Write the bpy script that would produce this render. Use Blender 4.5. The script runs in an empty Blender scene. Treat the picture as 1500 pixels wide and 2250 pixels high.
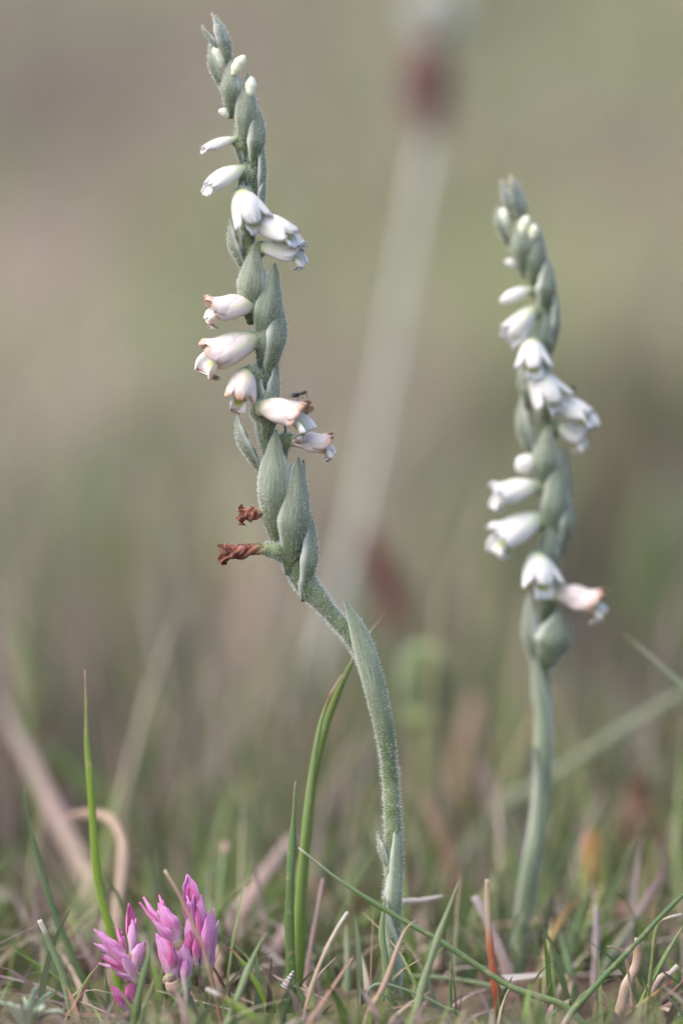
import bpy, math, random
import numpy as np
from mathutils import Vector, noise as mnoise

rng = np.random.default_rng(11)
random.seed(11)
R = math.radians
sc = bpy.context.scene
COL = sc.collection

# ------------------------------------------------------------------ camera
PITCH = R(4.2)
FOC = 150.0
DIST = 0.5
ZC = 0.0574
fwd = np.array([0, math.cos(PITCH), -math.sin(PITCH)])
up = np.array([0, math.sin(PITCH), math.cos(PITCH)])
CAM = np.array([0, 0, ZC]) - fwd * DIST
cd = bpy.data.cameras.new('camera')
cam = bpy.data.objects.new('camera', cd); COL.objects.link(cam)
cam.location = CAM; cam.rotation_euler = (math.pi / 2 - PITCH, 0, 0)
cd.sensor_fit = 'VERTICAL'; cd.sensor_height = 36; cd.sensor_width = 24
cd.lens = FOC; cd.clip_start = 0.01; cd.clip_end = 500
cd.dof.use_dof = True; cd.dof.focus_distance = DIST - 0.001; cd.dof.aperture_fstop = 6.9
sc.camera = cam

# ------------------------------------------------------------------ sky, sun, exposure
w = bpy.data.worlds.new('World'); sc.world = w; w.use_nodes = True
nt = w.node_tree; nt.nodes.clear()
wo = nt.nodes.new('ShaderNodeOutputWorld'); wb = nt.nodes.new('ShaderNodeBackground')
sk = nt.nodes.new('ShaderNodeTexSky'); sk.sky_type = 'NISHITA'; sk.sun_disc = False
SUN_EL, SUN_AZ = R(55), R(-108)          # azimuth measured from +Y towards +X
sk.sun_elevation = SUN_EL; sk.sun_rotation = SUN_AZ
sk.air_density = 1.0; sk.dust_density = 4.0; sk.ozone_density = 1.0
wb.inputs[1].default_value = 0.15
nt.links.new(sk.outputs[0], wb.inputs[0]); nt.links.new(wb.outputs[0], wo.inputs[0])
sd = bpy.data.lights.new('sun', 'SUN'); sd.energy = 1.0; sd.angle = R(90); sd.color = (1, 0.94, 0.86)
so = bpy.data.objects.new('sun', sd); COL.objects.link(so)
sdir = Vector((math.sin(SUN_AZ) * math.cos(SUN_EL), math.cos(SUN_AZ) * math.cos(SUN_EL), math.sin(SUN_EL)))
so.rotation_euler = sdir.to_track_quat('Z', 'Y').to_euler()
so.location = (0, 0, 3)
sc.view_settings.view_transform = 'Standard'; sc.view_settings.look = 'None'
sc.view_settings.exposure = 1.60; sc.view_settings.gamma = 1
sc.cycles.use_denoising = True
sc.cycles.use_adaptive_sampling = False
sc.cycles.max_bounces = 8; sc.cycles.diffuse_bounces = 4; sc.cycles.transmission_bounces = 6; sc.cycles.transparent_max_bounces = 8

# ------------------------------------------------------------------ helpers
KPX = (36.0 / FOC) / 2250.0
def P(px, py, y=0.0):
    """world point at which the line of sight through a picture position meets the upright plane Y=y"""
    d = fwd + np.array([1., 0, 0]) * (px - 750) * KPX + up * (1125 - py) * KPX
    return CAM + d * ((y - CAM[1]) / d[1])
def S(px, y=0.0):
    return px * KPX * (y - CAM[1]) * math.cos(PITCH)

def nrmz(a):
    a = np.asarray(a, float)
    return a / np.maximum(np.linalg.norm(a, axis=-1, keepdims=True), 1e-12)

def spline(pts, n):
    """Catmull-Rom through pts, n samples by arc length"""
    p = np.asarray(pts, float)
    if len(p) == 2:
        t = np.linspace(0, 1, n)[:, None]; return p[0] * (1 - t) + p[1] * t
    q = np.vstack([2 * p[0] - p[1], p, 2 * p[-1] - p[-2]])
    out = []
    for i in range(1, len(q) - 2):
        t = np.linspace(0, 1, 16, endpoint=False)[:, None]
        a, b, c, d = q[i - 1], q[i], q[i + 1], q[i + 2]
        out.append(0.5 * ((2 * b) + (-a + c) * t + (2 * a - 5 * b + 4 * c - d) * t ** 2 + (-a + 3 * b - 3 * c + d) * t ** 3))
    out.append(p[-1:]); o = np.vstack(out)
    s = np.r_[0, np.cumsum(np.linalg.norm(np.diff(o, axis=0), axis=1))]
    x = np.linspace(0, s[-1], n)
    return np.stack([np.interp(x, s, o[:, k]) for k in range(o.shape[1])], 1)

def prof(n, *kv):
    k = np.array(kv, float).reshape(-1, 2)
    u = np.linspace(0, 1, n)
    # smooth interpolation
    i = np.clip(np.searchsorted(k[:, 0], u) - 1, 0, len(k) - 2)
    f = np.clip((u - k[i, 0]) / (k[i + 1, 0] - k[i, 0]), 0, 1)
    f = f * f * (3 - 2 * f)
    return k[i, 1] * (1 - f) + k[i + 1, 1] * f

def grid_faces(n, m):
    """n rings of m vertices, closed round; with caps"""
    f = []
    for i in range(n - 1):
        for j in range(m):
            a = i * m + j; b = i * m + (j + 1) % m
            f.append((a, b, b + m, a + m))
    f.append(tuple(range(m - 1, -1, -1))); f.append(tuple((n - 1) * m + j for j in range(m)))
    return f

def sweep(path, rad, sides=14, flat=1.0, ref=(0, -1, 0), bump=0.0, bs=900.):
    path = np.asarray(path); n = len(path)
    t = nrmz(np.gradient(path, axis=0))
    ref = np.asarray(ref, float)
    b = ref[None] - (t @ ref)[:, None] * t; b = nrmz(b)
    s = np.cross(t, b)
    a = np.linspace(0, 2 * math.pi, sides, endpoint=False)
    rad = np.broadcast_to(rad, (n,))
    V = path[:, None] + rad[:, None, None] * (s[:, None] * np.cos(a)[None, :, None] + flat * b[:, None] * np.sin(a)[None, :, None])
    if bump:
        for i in range(n):
            for j in range(sides):
                q = V[i, j]; k = mnoise.noise(Vector(q * bs))
                V[i, j] = q + (q - path[i]) * k * bump
    uv = np.stack(np.broadcast_arrays(np.linspace(0, 1, n)[:, None], (a / (2 * math.pi))[None]), -1)
    return V.reshape(-1, 3), grid_faces(n, sides), uv.reshape(-1, 2)

def shell(path, nref, w, th, t, nv=9, ripple=None):
    """thin curved petal or leaf: arc cross-section of half length w and half angle th about the path, thickness t"""
    path = np.asarray(path); n = len(path)
    tg = nrmz(np.gradient(path, axis=0))
    nref = np.broadcast_to(np.asarray(nref, float), (n, 3))
    nm = nrmz(nref - np.sum(nref * tg, 1, keepdims=True) * tg)
    sd_ = np.cross(tg, nm)
    w = np.maximum(np.broadcast_to(w, (n,)), 1e-6)
    th = np.broadcast_to(th, (n,)).copy(); th[np.abs(th) < 1e-3] = 1e-3
    v = np.linspace(-1, 1, nv)
    ang = th[:, None] * v[None]
    Rr = (w / th)[:, None, None]
    ca, sa = np.cos(ang)[..., None], np.sin(ang)[..., None]
    pos = path[:, None] + Rr * (sd_[:, None] * sa + nm[:, None] * (ca - 1))
    ln = sd_[:, None] * sa + nm[:, None] * ca
    uu, vv = np.broadcast_arrays(np.linspace(0, 1, n)[:, None], v[None])
    if ripple is not None:
        pos = pos + ln * ripple(uu, vv)[..., None]
    tt = (t * (1 - 0.75 * np.abs(v) ** 6))[None, :, None]
    inn = pos - ln * tt
    V = np.concatenate([pos, inn[:, ::-1]], 1)
    UV = np.concatenate([np.stack([uu, (vv + 1) / 2], -1), np.stack([uu, (vv[:, ::-1] + 1) / 2], -1)], 1)
    return V.reshape(-1, 3), grid_faces(n, 2 * nv), UV.reshape(-1, 2)

def join(parts):
    V, F, U = [], [], []; o = 0
    for v, f, u in parts:
        V.append(v); U.append(u); F += [tuple(i + o for i in q) for q in f]; o += len(v)
    return np.vstack(V), F, np.vstack(U)

def tag(o, label=None, cat=None, group=None, kind=None):
    if label: o['label'] = label
    if cat: o['category'] = cat
    if group: o['group'] = group
    if kind: o['kind'] = kind
    return o

WORLD = {}
def obj(name, geo, mat, parent=None, origin=None, smooth=True):
    V, F, U = geo
    V = np.asarray(V, float)
    if origin is None: origin = V.mean(0)
    origin = np.asarray(origin, float)
    me = bpy.data.meshes.new(name)
    me.from_pydata((V - origin).tolist(), [], F)
    if U is not None:
        ul = me.uv_layers.new(name='UVMap')
        li = np.empty(len(me.loops), np.int32); me.loops.foreach_get('vertex_index', li)
        ul.data.foreach_set('uv', np.asarray(U, np.float32)[li].ravel())
    if smooth: me.polygons.foreach_set('use_smooth', np.ones(len(me.polygons), bool))
    me.materials.append(mat); me.update()
    o = bpy.data.objects.new(name, me); COL.objects.link(o)
    WORLD[o.name] = origin
    if parent is not None:
        o.parent = parent; o.location = origin - WORLD[parent.name]
    else:
        o.location = origin
    return o

def empty(name, loc):
    o = bpy.data.objects.new(name, None); COL.objects.link(o); o.location = loc
    o.empty_display_size = 0.005; WORLD[o.name] = np.asarray(loc, float); return o

def colored_mesh(name, V, F, C, mat, kind='stuff', parent=None):
    """big soup of quads and triangles with a colour for each vertex"""
    me = bpy.data.meshes.new(name)
    V = np.asarray(V, np.float32)
    me.vertices.add(len(V))
    org = WORLD[parent.name].astype(np.float32) if parent is not None else np.zeros(3, np.float32)
    me.vertices.foreach_set('co', (V - org).ravel())
    F = np.asarray(F, np.int32); k = F.shape[1]
    me.loops.add(F.size); me.loops.foreach_set('vertex_index', F.ravel())
    me.polygons.add(len(F)); me.polygons.foreach_set('loop_start', np.arange(0, F.size, k, dtype=np.int32))
    me.polygons.foreach_set('use_smooth', np.ones(len(F), bool))
    me.update(calc_edges=True)
    if C is not None:
        ca = me.color_attributes.new('tint', 'FLOAT_COLOR', 'POINT')
        ca.data.foreach_set('color', np.c_[C, np.ones(len(C))].astype(np.float32).ravel())
    me.materials.append(mat)
    o = bpy.data.objects.new(name, me); COL.objects.link(o)
    if parent is not None: o.parent = parent
    if kind: o['kind'] = kind
    return o

def lin(r, g, b):
    f = lambda c: c / 12.92 if c <= 0.04045 else ((c + 0.055) / 1.055) ** 2.4
    return tuple(f(x / 255) for x in (r, g, b))

# ------------------------------------------------------------------ materials
class M:
    """small node-graph builder"""
    def __init__(s, name):
        s.m = bpy.data.materials.new(name); s.m.use_nodes = True
        s.t = s.m.node_tree; s.t.nodes.clear()
        s.out = s.n('ShaderNodeOutputMaterial')
    def n(s, k, **kw):
        q = s.t.nodes.new(k)
        for a, b in kw.items(): setattr(q, a, b)
        return q
    def l(s, a, b): s.t.links.new(a, b)
    def uv(s):
        q = s.n('ShaderNodeUVMap'); q.uv_map = 'UVMap'
        x = s.n('ShaderNodeSeparateXYZ'); s.l(q.outputs[0], x.inputs[0]); return x.outputs[0], x.outputs[1], q.outputs[0]
    def math(s, op, a, b=None, c=None, clamp=False):
        q = s.n('ShaderNodeMath', operation=op); q.use_clamp = clamp
        for i, x in enumerate((a, b, c)):
            if x is None: continue
            if isinstance(x, (int, float)): q.inputs[i].default_value = x
            else: s.l(x, q.inputs[i])
        return q.outputs[0]
    def step(s, x, a, b):
        q = s.n('ShaderNodeMapRange', interpolation_type='SMOOTHSTEP')
        s.l(x, q.inputs[0]); q.inputs[1].default_value = a; q.inputs[2].default_value = b
        return q.outputs[0]
    def mix(s, f, a, b):
        q = s.n('ShaderNodeMix', data_type='RGBA')
        for i, x in ((0, f), (6, a), (7, b)):
            if isinstance(x, (int, float)): q.inputs[i].default_value = x
            elif isinstance(x, tuple): q.inputs[i].default_value = (*x[:3], 1)
            else: s.l(x, q.inputs[i])
        return q.outputs[2]
    def noise(s, scale, vec=None, detail=3, rough=.55):
        q = s.n('ShaderNodeTexNoise'); q.inputs['Scale'].default_value = scale
        q.inputs['Detail'].default_value = detail; q.inputs['Roughness'].default_value = rough
        if vec is None:
            g = s.n('ShaderNodeNewGeometry'); vec = g.outputs['Position']
        s.l(vec, q.inputs['Vector']); return q.outputs['Fac']
    def finish(s, col, rough=.6, spec=.3, sheen=0., transl=0., bump=None, bdist=.0001, sheen_tint=(1, 1, 1), tcol=None):
        p = s.n('ShaderNodeBsdfPrincipled')
        if isinstance(col, tuple): p.inputs['Base Color'].default_value = (*col, 1)
        else: s.l(col, p.inputs['Base Color'])
        p.inputs['Roughness'].default_value = rough; p.inputs['Specular IOR Level'].default_value = spec
        p.inputs['Sheen Weight'].default_value = sheen; p.inputs['Sheen Roughness'].default_value = .4
        p.inputs['Sheen Tint'].default_value = (*sheen_tint, 1)
        if bump is not None:
            b = s.n('ShaderNodeBump'); b.inputs['Strength'].default_value = .6; b.inputs['Distance'].default_value = bdist
            s.l(bump, b.inputs['Height']); s.l(b.outputs[0], p.inputs['Normal'])
        sh = p.outputs[0]
        if transl:
            t = s.n('ShaderNodeBsdfTranslucent')
            c2 = tcol if tcol is not None else col
            if isinstance(c2, tuple): t.inputs[0].default_value = (*c2, 1)
            else: s.l(c2, t.inputs[0])
            x = s.n('ShaderNodeMixShader'); x.inputs[0].default_value = transl
            s.l(sh, x.inputs[1]); s.l(t.outputs[0], x.inputs[2]); sh = x.outputs[0]
        s.l(sh, s.out.inputs[0]); return s.m

def mat_bract(name, body=(.235, .27, .20), margin=(.64, .66, .60), base=(.09, .13, .035), tip=None):
    m = M(name); u, v, uvv = m.uv()
    e = m.math('ABSOLUTE', m.math('MULTIPLY_ADD', v, 2, -1))
    mp = m.n('ShaderNodeMapping'); m.l(uvv, mp.inputs[0]); mp.inputs['Scale'].default_value = (3, 26, 1)
    st = m.noise(1.6, mp.outputs[0], 2)
    c = m.mix(m.step(st, .35, .65), tuple(x * .8 for x in body), tuple(x * 1.5 for x in body))
    c = m.mix(m.math('MULTIPLY', m.noise(1400.), .55), c, tuple(x * .62 for x in body))
    c = m.mix(m.math('MULTIPLY', m.step(u, .62, .05), .85), c, base)
    c = m.mix(m.math('MULTIPLY', m.step(e, .5, .98), .9), c, margin)
    if tip: c = m.mix(m.step(u, .8, 1.), c, tip)
    return m.finish(c, .55, .3, .3, .2, bump=st, bdist=.0002)

def mat_petal(name, age=0.0, seed=0.0, green=1.0):
    """white petal: greenish at its foot and along the mid vein, tan to brown at the rim of the older ones"""
    m = M(name); u, v, uvv = m.uv()
    e = m.math('ABSOLUTE', m.math('MULTIPLY_ADD', v, 2, -1))
    mp = m.n('ShaderNodeMapping'); m.l(uvv, mp.inputs[0]); mp.inputs['Scale'].default_value = (2, 18, 1)
    st = m.noise(1.3, mp.outputs[0], 2)
    w_ = (.82, .80, .80); ww = (.76, .75, .735)
    if age > .3: w_ = (.82, .745, .74); ww = (.78, .68, .66)
    c = m.mix(st, w_, ww)
    vein = m.math('MULTIPLY', m.math('MULTIPLY', m.step(e, .32, .0), m.step(u, .95, .2)), .5 * green)
    c = m.mix(vein, c, (.66, .72, .30))
    c = m.mix(m.math('MULTIPLY', m.step(m.noise(700., None, 2), .45, .75), .3), c, (.74, .72, .60))
    c = m.mix(m.math('MULTIPLY', m.step(u, .42, .02), .8), c, (.56, .62, .34))
    if age:
        rim = m.math('MAXIMUM', m.step(u, 1.0 - .32 * age, 1.0), m.math('MULTIPLY', m.step(e, .9, 1.), .6))
        nz = m.step(m.noise(900., None, 3), .62 - .25 * age, .70)
        f = m.math('MULTIPLY', m.math('MAXIMUM', m.math('MULTIPLY', rim, .9), m.math('MULTIPLY', nz, .25)), min(1, .35 + age))
        c = m.mix(f, c, (.62, .36, .22))
    return m.finish(c, .42, .4, .1, .42, bump=st, bdist=.00022)

def mat_lip(name, age=0.0):
    m = M(name); u, v, uvv = m.uv()
    e = m.math('ABSOLUTE', m.math('MULTIPLY_ADD', v, 2, -1))
    c = m.mix(m.noise(1200.), (.86, .84, .86), (.82, .81, .80))
    f = m.math('MULTIPLY', m.step(e, .72, .28), m.step(u, .93, .75))
    c = m.mix(f, c, (.44, .52, .05))
    if age:
        r = m.math('MULTIPLY', m.step(u, .78, 1.), m.step(m.noise(1100.), .35, .6))
        c = m.mix(m.math('MULTIPLY', r, min(1, age * 1.3)), c, (.50, .22, .10))
    return m.finish(c, .5, .3, .1, .3)

def mat_plain(name, a, b, scale=700., rough=.6, transl=.15, sheen=.1, spec=.3):
    m = M(name)
    nz = m.step(m.noise(scale), .3, .7)
    return m.finish(m.mix(nz, a, b), rough, spec, sheen, transl, bump=m.noise(scale * 1.7), bdist=.00012)

def mat_blade(name, stops, stripes=1.0, transl=.25):
    """grass blade: colour changes along its length (stops of u, colour), fine ribs across"""
    m = M(name); u, v, uvv = m.uv()
    r = m.n('ShaderNodeValToRGB'); cr = r.color_ramp
    while len(cr.elements) > 1: cr.elements.remove(cr.elements[-1])
    cr.elements[0].position = stops[0][0]; cr.elements[0].color = (*stops[0][1], 1)
    for p_, c_ in stops[1:]:
        el = cr.elements.new(p_); el.color = (*c_, 1)
    nz = m.noise(500.)
    m.l(m.math('ADD', u, m.math('MULTIPLY_ADD', nz, .12, -.06)), r.inputs[0])
    mp = m.n('ShaderNodeMapping'); m.l(uvv, mp.inputs[0]); mp.inputs['Scale'].default_value = (1.5, 22, 1)
    st = m.noise(1.5, mp.outputs[0], 2)
    c = m.mix(m.math('MULTIPLY', m.step(st, .35, .7), .38 * stripes), r.outputs[0], (.05, .07, .02))
    c2 = m.mix(m.math('MULTIPLY', m.step(m.noise(600., None, 4), .56, .68), .5), c, (.40, .30, .18))
    return m.finish(c2, .5, .35, .05, transl, bump=st, bdist=.00012)

def mat_tint(name, rough=.6, transl=.2, spec=.25):
    m = M(name); a = m.n('ShaderNodeAttribute'); a.attribute_name = 'tint'
    return m.finish(a.outputs['Color'], rough, spec, 0, transl)

B_FRESH = mat_bract('bract_skin')
B_PALE = mat_bract('sheath_skin', body=(.27, .315, .215), margin=(.52, .56, .48), base=(.10, .135, .06))
B_TIP = mat_bract('young_bract_skin', body=(.27, .30, .25), margin=(.58, .60, .58), base=(.25, .29, .16), tip=(.55, .42, .33))
PETAL = [mat_petal('fresh_petal', 0), mat_petal('petal_tan_rim', .4), mat_petal('petal_brown_rim', .75), mat_petal('pinkish_petal', .55, green=.4)]
LIP = [mat_lip('fresh_lip', 0), mat_lip('lip_tan', .6), mat_lip('lip_brown', 1.0), mat_lip('lip_pink', .5)]
BUD = mat_plain('bud_skin', (.70, .72, .52), (.80, .80, .66), 500., transl=.25)
def mat_withered():
    m = M('withered_petal'); u, v, uvv = m.uv()
    c = m.mix(m.step(m.noise(1300.), .35, .65), (.11, .032, .02), (.33, .125, .08))
    c = m.mix(m.math('MULTIPLY', m.step(u, .45, .0), .8), c, (.50, .42, .22))
    return m.finish(c, .6, .3, .1, .3, bump=m.noise(2600.), bdist=.0003)
WITHER = mat_withered()
STEMM = None
def mat_stem():
    m = M('stem_skin')
    c = m.mix(m.step(m.noise(420.), .35, .65), (.085, .12, .05), (.16, .195, .105))
    return m.finish(c, .65, .2, .55, 0, bump=m.noise(1500.), bdist=.00015)
STEMM = mat_stem()
OVARY = mat_plain('ovary_skin', (.13, .175, .07), (.21, .25, .14), 800., .6, .05, .4)
HAIR = M('hair_white').finish((.80, .82, .80), .5, .3, 0, .35)

# ------------------------------------------------------------------ ground
def gz(x, y):
    x = np.asarray(x, float); y = np.asarray(y, float)
    z = 0.0016 * np.sin(x * 130 + 1.3) * np.cos(y * 95 + .4) + 0.0012 * np.sin(x * 310 + y * 270)
    z = z + 0.010 * np.sin(x * 5.1 + 2) * np.sin(y * 3.7) * np.clip((np.abs(y) - .3) / 1.5, 0, 1)
    r = np.clip(y - .45, 0, 7.5)
    return z + .17 * np.sqrt(r * r + .04) - .034 - 0.002

def ground():
    ys = np.r_[-4, -2, -1, np.linspace(-.7, -.1, 25), np.linspace(-.095, .3, 90), np.geomspace(.31, 120, 90)]
    h = np.geomspace(.12, 80, 45)
    xs = np.r_[-h[::-1], np.linspace(-.115, .115, 60), h]
    X, Y = np.meshgrid(xs, ys)
    V = np.stack([X, Y, gz(X, Y)], -1).reshape(-1, 3)
    n, k = len(ys), len(xs)
    i = np.arange(n - 1)[:, None] * k + np.arange(k - 1)[None]
    F = np.stack([i, i + 1, i + k + 1, i + k], -1).reshape(-1, 4)
    m = M('turf_floor')
    a = m.noise(14., detail=4); b = m.noise(240., detail=4); c_ = m.noise(2.2, detail=3)
    c = m.mix(m.step(b, .35, .65), (.045, .035, .025), (.12, .085, .06))
    c = m.mix(m.math('MULTIPLY', m.step(a, .42, .6), .75), c, (.06, .075, .025))
    c = m.mix(m.math('MULTIPLY', m.step(c_, .45, .62), .5), c, (.12, .11, .06))
    o = colored_mesh('ground', V, F, None, m.finish(c, .9, .1, 0, 0, bump=b, bdist=.002), kind='structure')
    o['label'] = 'brown thatchy soil of the short turf rising to a slope behind'
ground()

# ------------------------------------------------------------------ mixed meadow turf (nobody could count it)
PAL = [np.array([(.13, .19, .05), (.18, .235, .09), (.105, .165, .07), (.22, .26, .14), (.17, .21, .11)]),      # green
       np.array([(.20, .30, .06), (.24, .33, .11), (.17, .27, .06)]),                                                  # fresh green
       np.array([(.42, .33, .25), (.46, .40, .30), (.38, .35, .23), (.50, .43, .33), (.36, .20, .15)]),                # straw
       np.array([(.38, .265, .26), (.43, .32, .315), (.32, .215, .215), (.45, .34, .335)]),                                # mauve straw
       np.array([(.11, .08, .055), (.15, .095, .07), (.09, .085, .045)])]                                              # dead and dark
def on_ground(px, py):
    d = fwd + np.array([1., 0, 0]) * (px - 750) * KPX + up * (1125 - py) * KPX
    for t in np.geomspace(.42, 9, 400):
        q = CAM + d * t
        if q[2] < gz(q[0], q[1]): break
    return q[:2]
# patches of differently coloured sward lying in the meadow (centre, extent, shares of the five kinds above)
PATCH = []
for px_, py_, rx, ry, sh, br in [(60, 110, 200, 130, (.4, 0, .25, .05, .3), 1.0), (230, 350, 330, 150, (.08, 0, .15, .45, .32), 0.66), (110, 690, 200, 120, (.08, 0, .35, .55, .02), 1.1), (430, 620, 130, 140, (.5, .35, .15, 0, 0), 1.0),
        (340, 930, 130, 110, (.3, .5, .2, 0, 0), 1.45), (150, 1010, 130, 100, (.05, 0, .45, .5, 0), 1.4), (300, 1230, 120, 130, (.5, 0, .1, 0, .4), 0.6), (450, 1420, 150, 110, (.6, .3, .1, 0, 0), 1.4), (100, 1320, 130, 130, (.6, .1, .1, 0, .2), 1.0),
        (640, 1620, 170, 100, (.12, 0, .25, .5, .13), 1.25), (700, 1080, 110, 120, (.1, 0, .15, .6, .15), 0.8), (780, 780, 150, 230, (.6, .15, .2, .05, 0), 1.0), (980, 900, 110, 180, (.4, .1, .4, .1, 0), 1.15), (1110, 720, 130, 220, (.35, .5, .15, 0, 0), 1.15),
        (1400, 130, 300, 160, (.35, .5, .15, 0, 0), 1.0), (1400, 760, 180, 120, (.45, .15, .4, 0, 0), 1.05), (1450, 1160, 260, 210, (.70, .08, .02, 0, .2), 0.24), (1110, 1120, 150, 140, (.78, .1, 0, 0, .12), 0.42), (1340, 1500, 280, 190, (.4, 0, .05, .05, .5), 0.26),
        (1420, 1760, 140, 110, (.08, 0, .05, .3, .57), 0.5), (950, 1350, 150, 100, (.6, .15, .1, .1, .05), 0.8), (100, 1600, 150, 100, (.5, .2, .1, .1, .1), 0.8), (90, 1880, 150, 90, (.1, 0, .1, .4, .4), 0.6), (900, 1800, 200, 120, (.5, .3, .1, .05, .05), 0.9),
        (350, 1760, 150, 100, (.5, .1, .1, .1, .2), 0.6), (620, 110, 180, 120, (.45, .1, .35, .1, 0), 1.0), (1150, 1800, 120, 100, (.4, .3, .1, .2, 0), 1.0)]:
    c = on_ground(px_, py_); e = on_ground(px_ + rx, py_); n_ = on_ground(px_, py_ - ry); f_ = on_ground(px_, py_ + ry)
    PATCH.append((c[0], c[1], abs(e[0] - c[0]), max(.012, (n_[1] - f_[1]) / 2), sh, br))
def shares(x, y):
    n1 = np.array([mnoise.noise(Vector((a * 9, b * 5, 3.1))) for a, b in zip(x, y)])
    n2 = np.array([mnoise.noise(Vector((a * 40, b * 30, 8.1))) for a, b in zip(x, y)])
    g = np.clip(.55 + .4 * n1 + .4 * n2, .08, .92)
    s = np.stack([g * .7, g * .3, (1 - g) * .42, (1 - g) * .36, (1 - g) * .22], 1)
    bb = np.ones((len(x), 1))
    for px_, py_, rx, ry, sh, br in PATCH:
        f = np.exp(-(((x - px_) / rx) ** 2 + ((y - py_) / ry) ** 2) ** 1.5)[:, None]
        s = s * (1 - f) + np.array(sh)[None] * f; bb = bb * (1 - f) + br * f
    return s / s.sum(1, keepdims=True), bb

def blades(x, y, hgt, wid, lean, mat, name, label, seg=3, tone=1., grey_haze=0.):
    n = len(x); s, bb = shares(x, y); r = rng.random(n)
    cls = np.minimum((r[:, None] > np.cumsum(s, 1)).sum(1), 4); C = np.zeros((n, 3))
    for k, pal in enumerate(PAL):
        C = np.where((cls == k)[:, None], pal[rng.integers(0, len(pal), n)], C)
    C = C * (1 - grey_haze) + grey_haze * np.array([[.29, .255, .225]])  # blend to grey-tan: duller sward plus distance haze put into the grass colour
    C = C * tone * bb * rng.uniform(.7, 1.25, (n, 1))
    az = rng.uniform(0, 2 * math.pi, n); fa = rng.uniform(0, 2 * math.pi, n)
    lean = lean * (1 + 1.0 * ((cls == 2) | (cls == 3)) * (hgt < .02)) * np.where((hgt > .02) & (y < .5), .5, 1)
    hgt = hgt * np.where(cls == 4, .6, 1)
    z0 = gz(x, y) - .001
    bend = np.stack([np.cos(az), np.sin(az)], 1); side = np.stack([np.cos(fa), np.sin(fa), np.zeros(n)], 1)
    rows = []; cols = []
    tipc = np.where((cls < 2)[:, None] & (rng.random(n) < .25)[:, None], np.array([[.45, .33, .22]]), C)
    for k in range(seg + 1):
        u = k / seg
        c = np.stack([x + bend[:, 0] * lean * hgt * u ** 1.8, y + bend[:, 1] * lean * hgt * u ** 1.8, z0 + hgt * (u - .28 * np.minimum(lean, 1.6) * u * u)], 1)
        ww = wid * (1 - u) ** .6 * .5 + wid * .04
        rows += [c - side * ww[:, None], c + side * ww[:, None]]
        cc = C * (1 - u ** 3) + tipc * u ** 3
        cols += [cc, cc]
    V = np.stack(rows, 1).reshape(-1, 3); Cc = np.stack(cols, 1).reshape(-1, 3)
    m_ = 2 * (seg + 1); b = (np.arange(n) * m_)[:, None]
    F = np.concatenate([np.concatenate([b + 2 * k, b + 2 * k + 1, b + 2 * k + 3, b + 2 * k + 2], 1) for k in range(seg)], 0)
    o = colored_mesh(name, V, F, Cc, mat)
    return tag(o, label, 'grass')

GT = mat_tint('grass_skin', transl=.22)
def wedge(n, y0, y1, margin):
    y = y0 + (y1 - y0) * rng.random(n) ** .9
    hw = (y + .5) * .085 + margin
    return rng.uniform(-1, 1, n) * hw, y
x, y = wedge(15000, -.10, .30, .03)
keep = (np.abs(y + .002) > .016) | (rng.random(len(x)) < .32)       # thin round the orchid feet
x, y = x[keep], y[keep]
h = rng.uniform(.004, .014, len(x)) * np.where(rng.random(len(x)) < .10, 1.6, 1)
h = np.where(y < -.006, np.minimum(h, .0075), h)
h = np.where((y > .012) & (rng.random(len(x)) < .12 + .2 * np.clip((y - .03) / .1, 0, 1)), rng.uniform(.012, .025, len(x)) + .012 * np.clip((y - .03) / .1, 0, 1) * rng.random(len(x)), h)
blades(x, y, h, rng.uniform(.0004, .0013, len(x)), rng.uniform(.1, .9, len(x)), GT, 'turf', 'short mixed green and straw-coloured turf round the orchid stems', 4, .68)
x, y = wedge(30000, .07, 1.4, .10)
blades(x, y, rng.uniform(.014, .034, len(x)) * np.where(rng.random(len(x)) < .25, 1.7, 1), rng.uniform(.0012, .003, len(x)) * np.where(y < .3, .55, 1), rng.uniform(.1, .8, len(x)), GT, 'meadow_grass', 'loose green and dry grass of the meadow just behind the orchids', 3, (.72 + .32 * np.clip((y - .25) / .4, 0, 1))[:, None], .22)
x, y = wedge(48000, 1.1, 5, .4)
blades(x, y, rng.uniform(.025, .06, len(x)), rng.uniform(.003, .007, len(x)), rng.uniform(.2, 1.0, len(x)), GT, 'far_grass', 'faded, haze-toned olive and brown grass on the slope far behind', 3, 1.0, .38)

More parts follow.
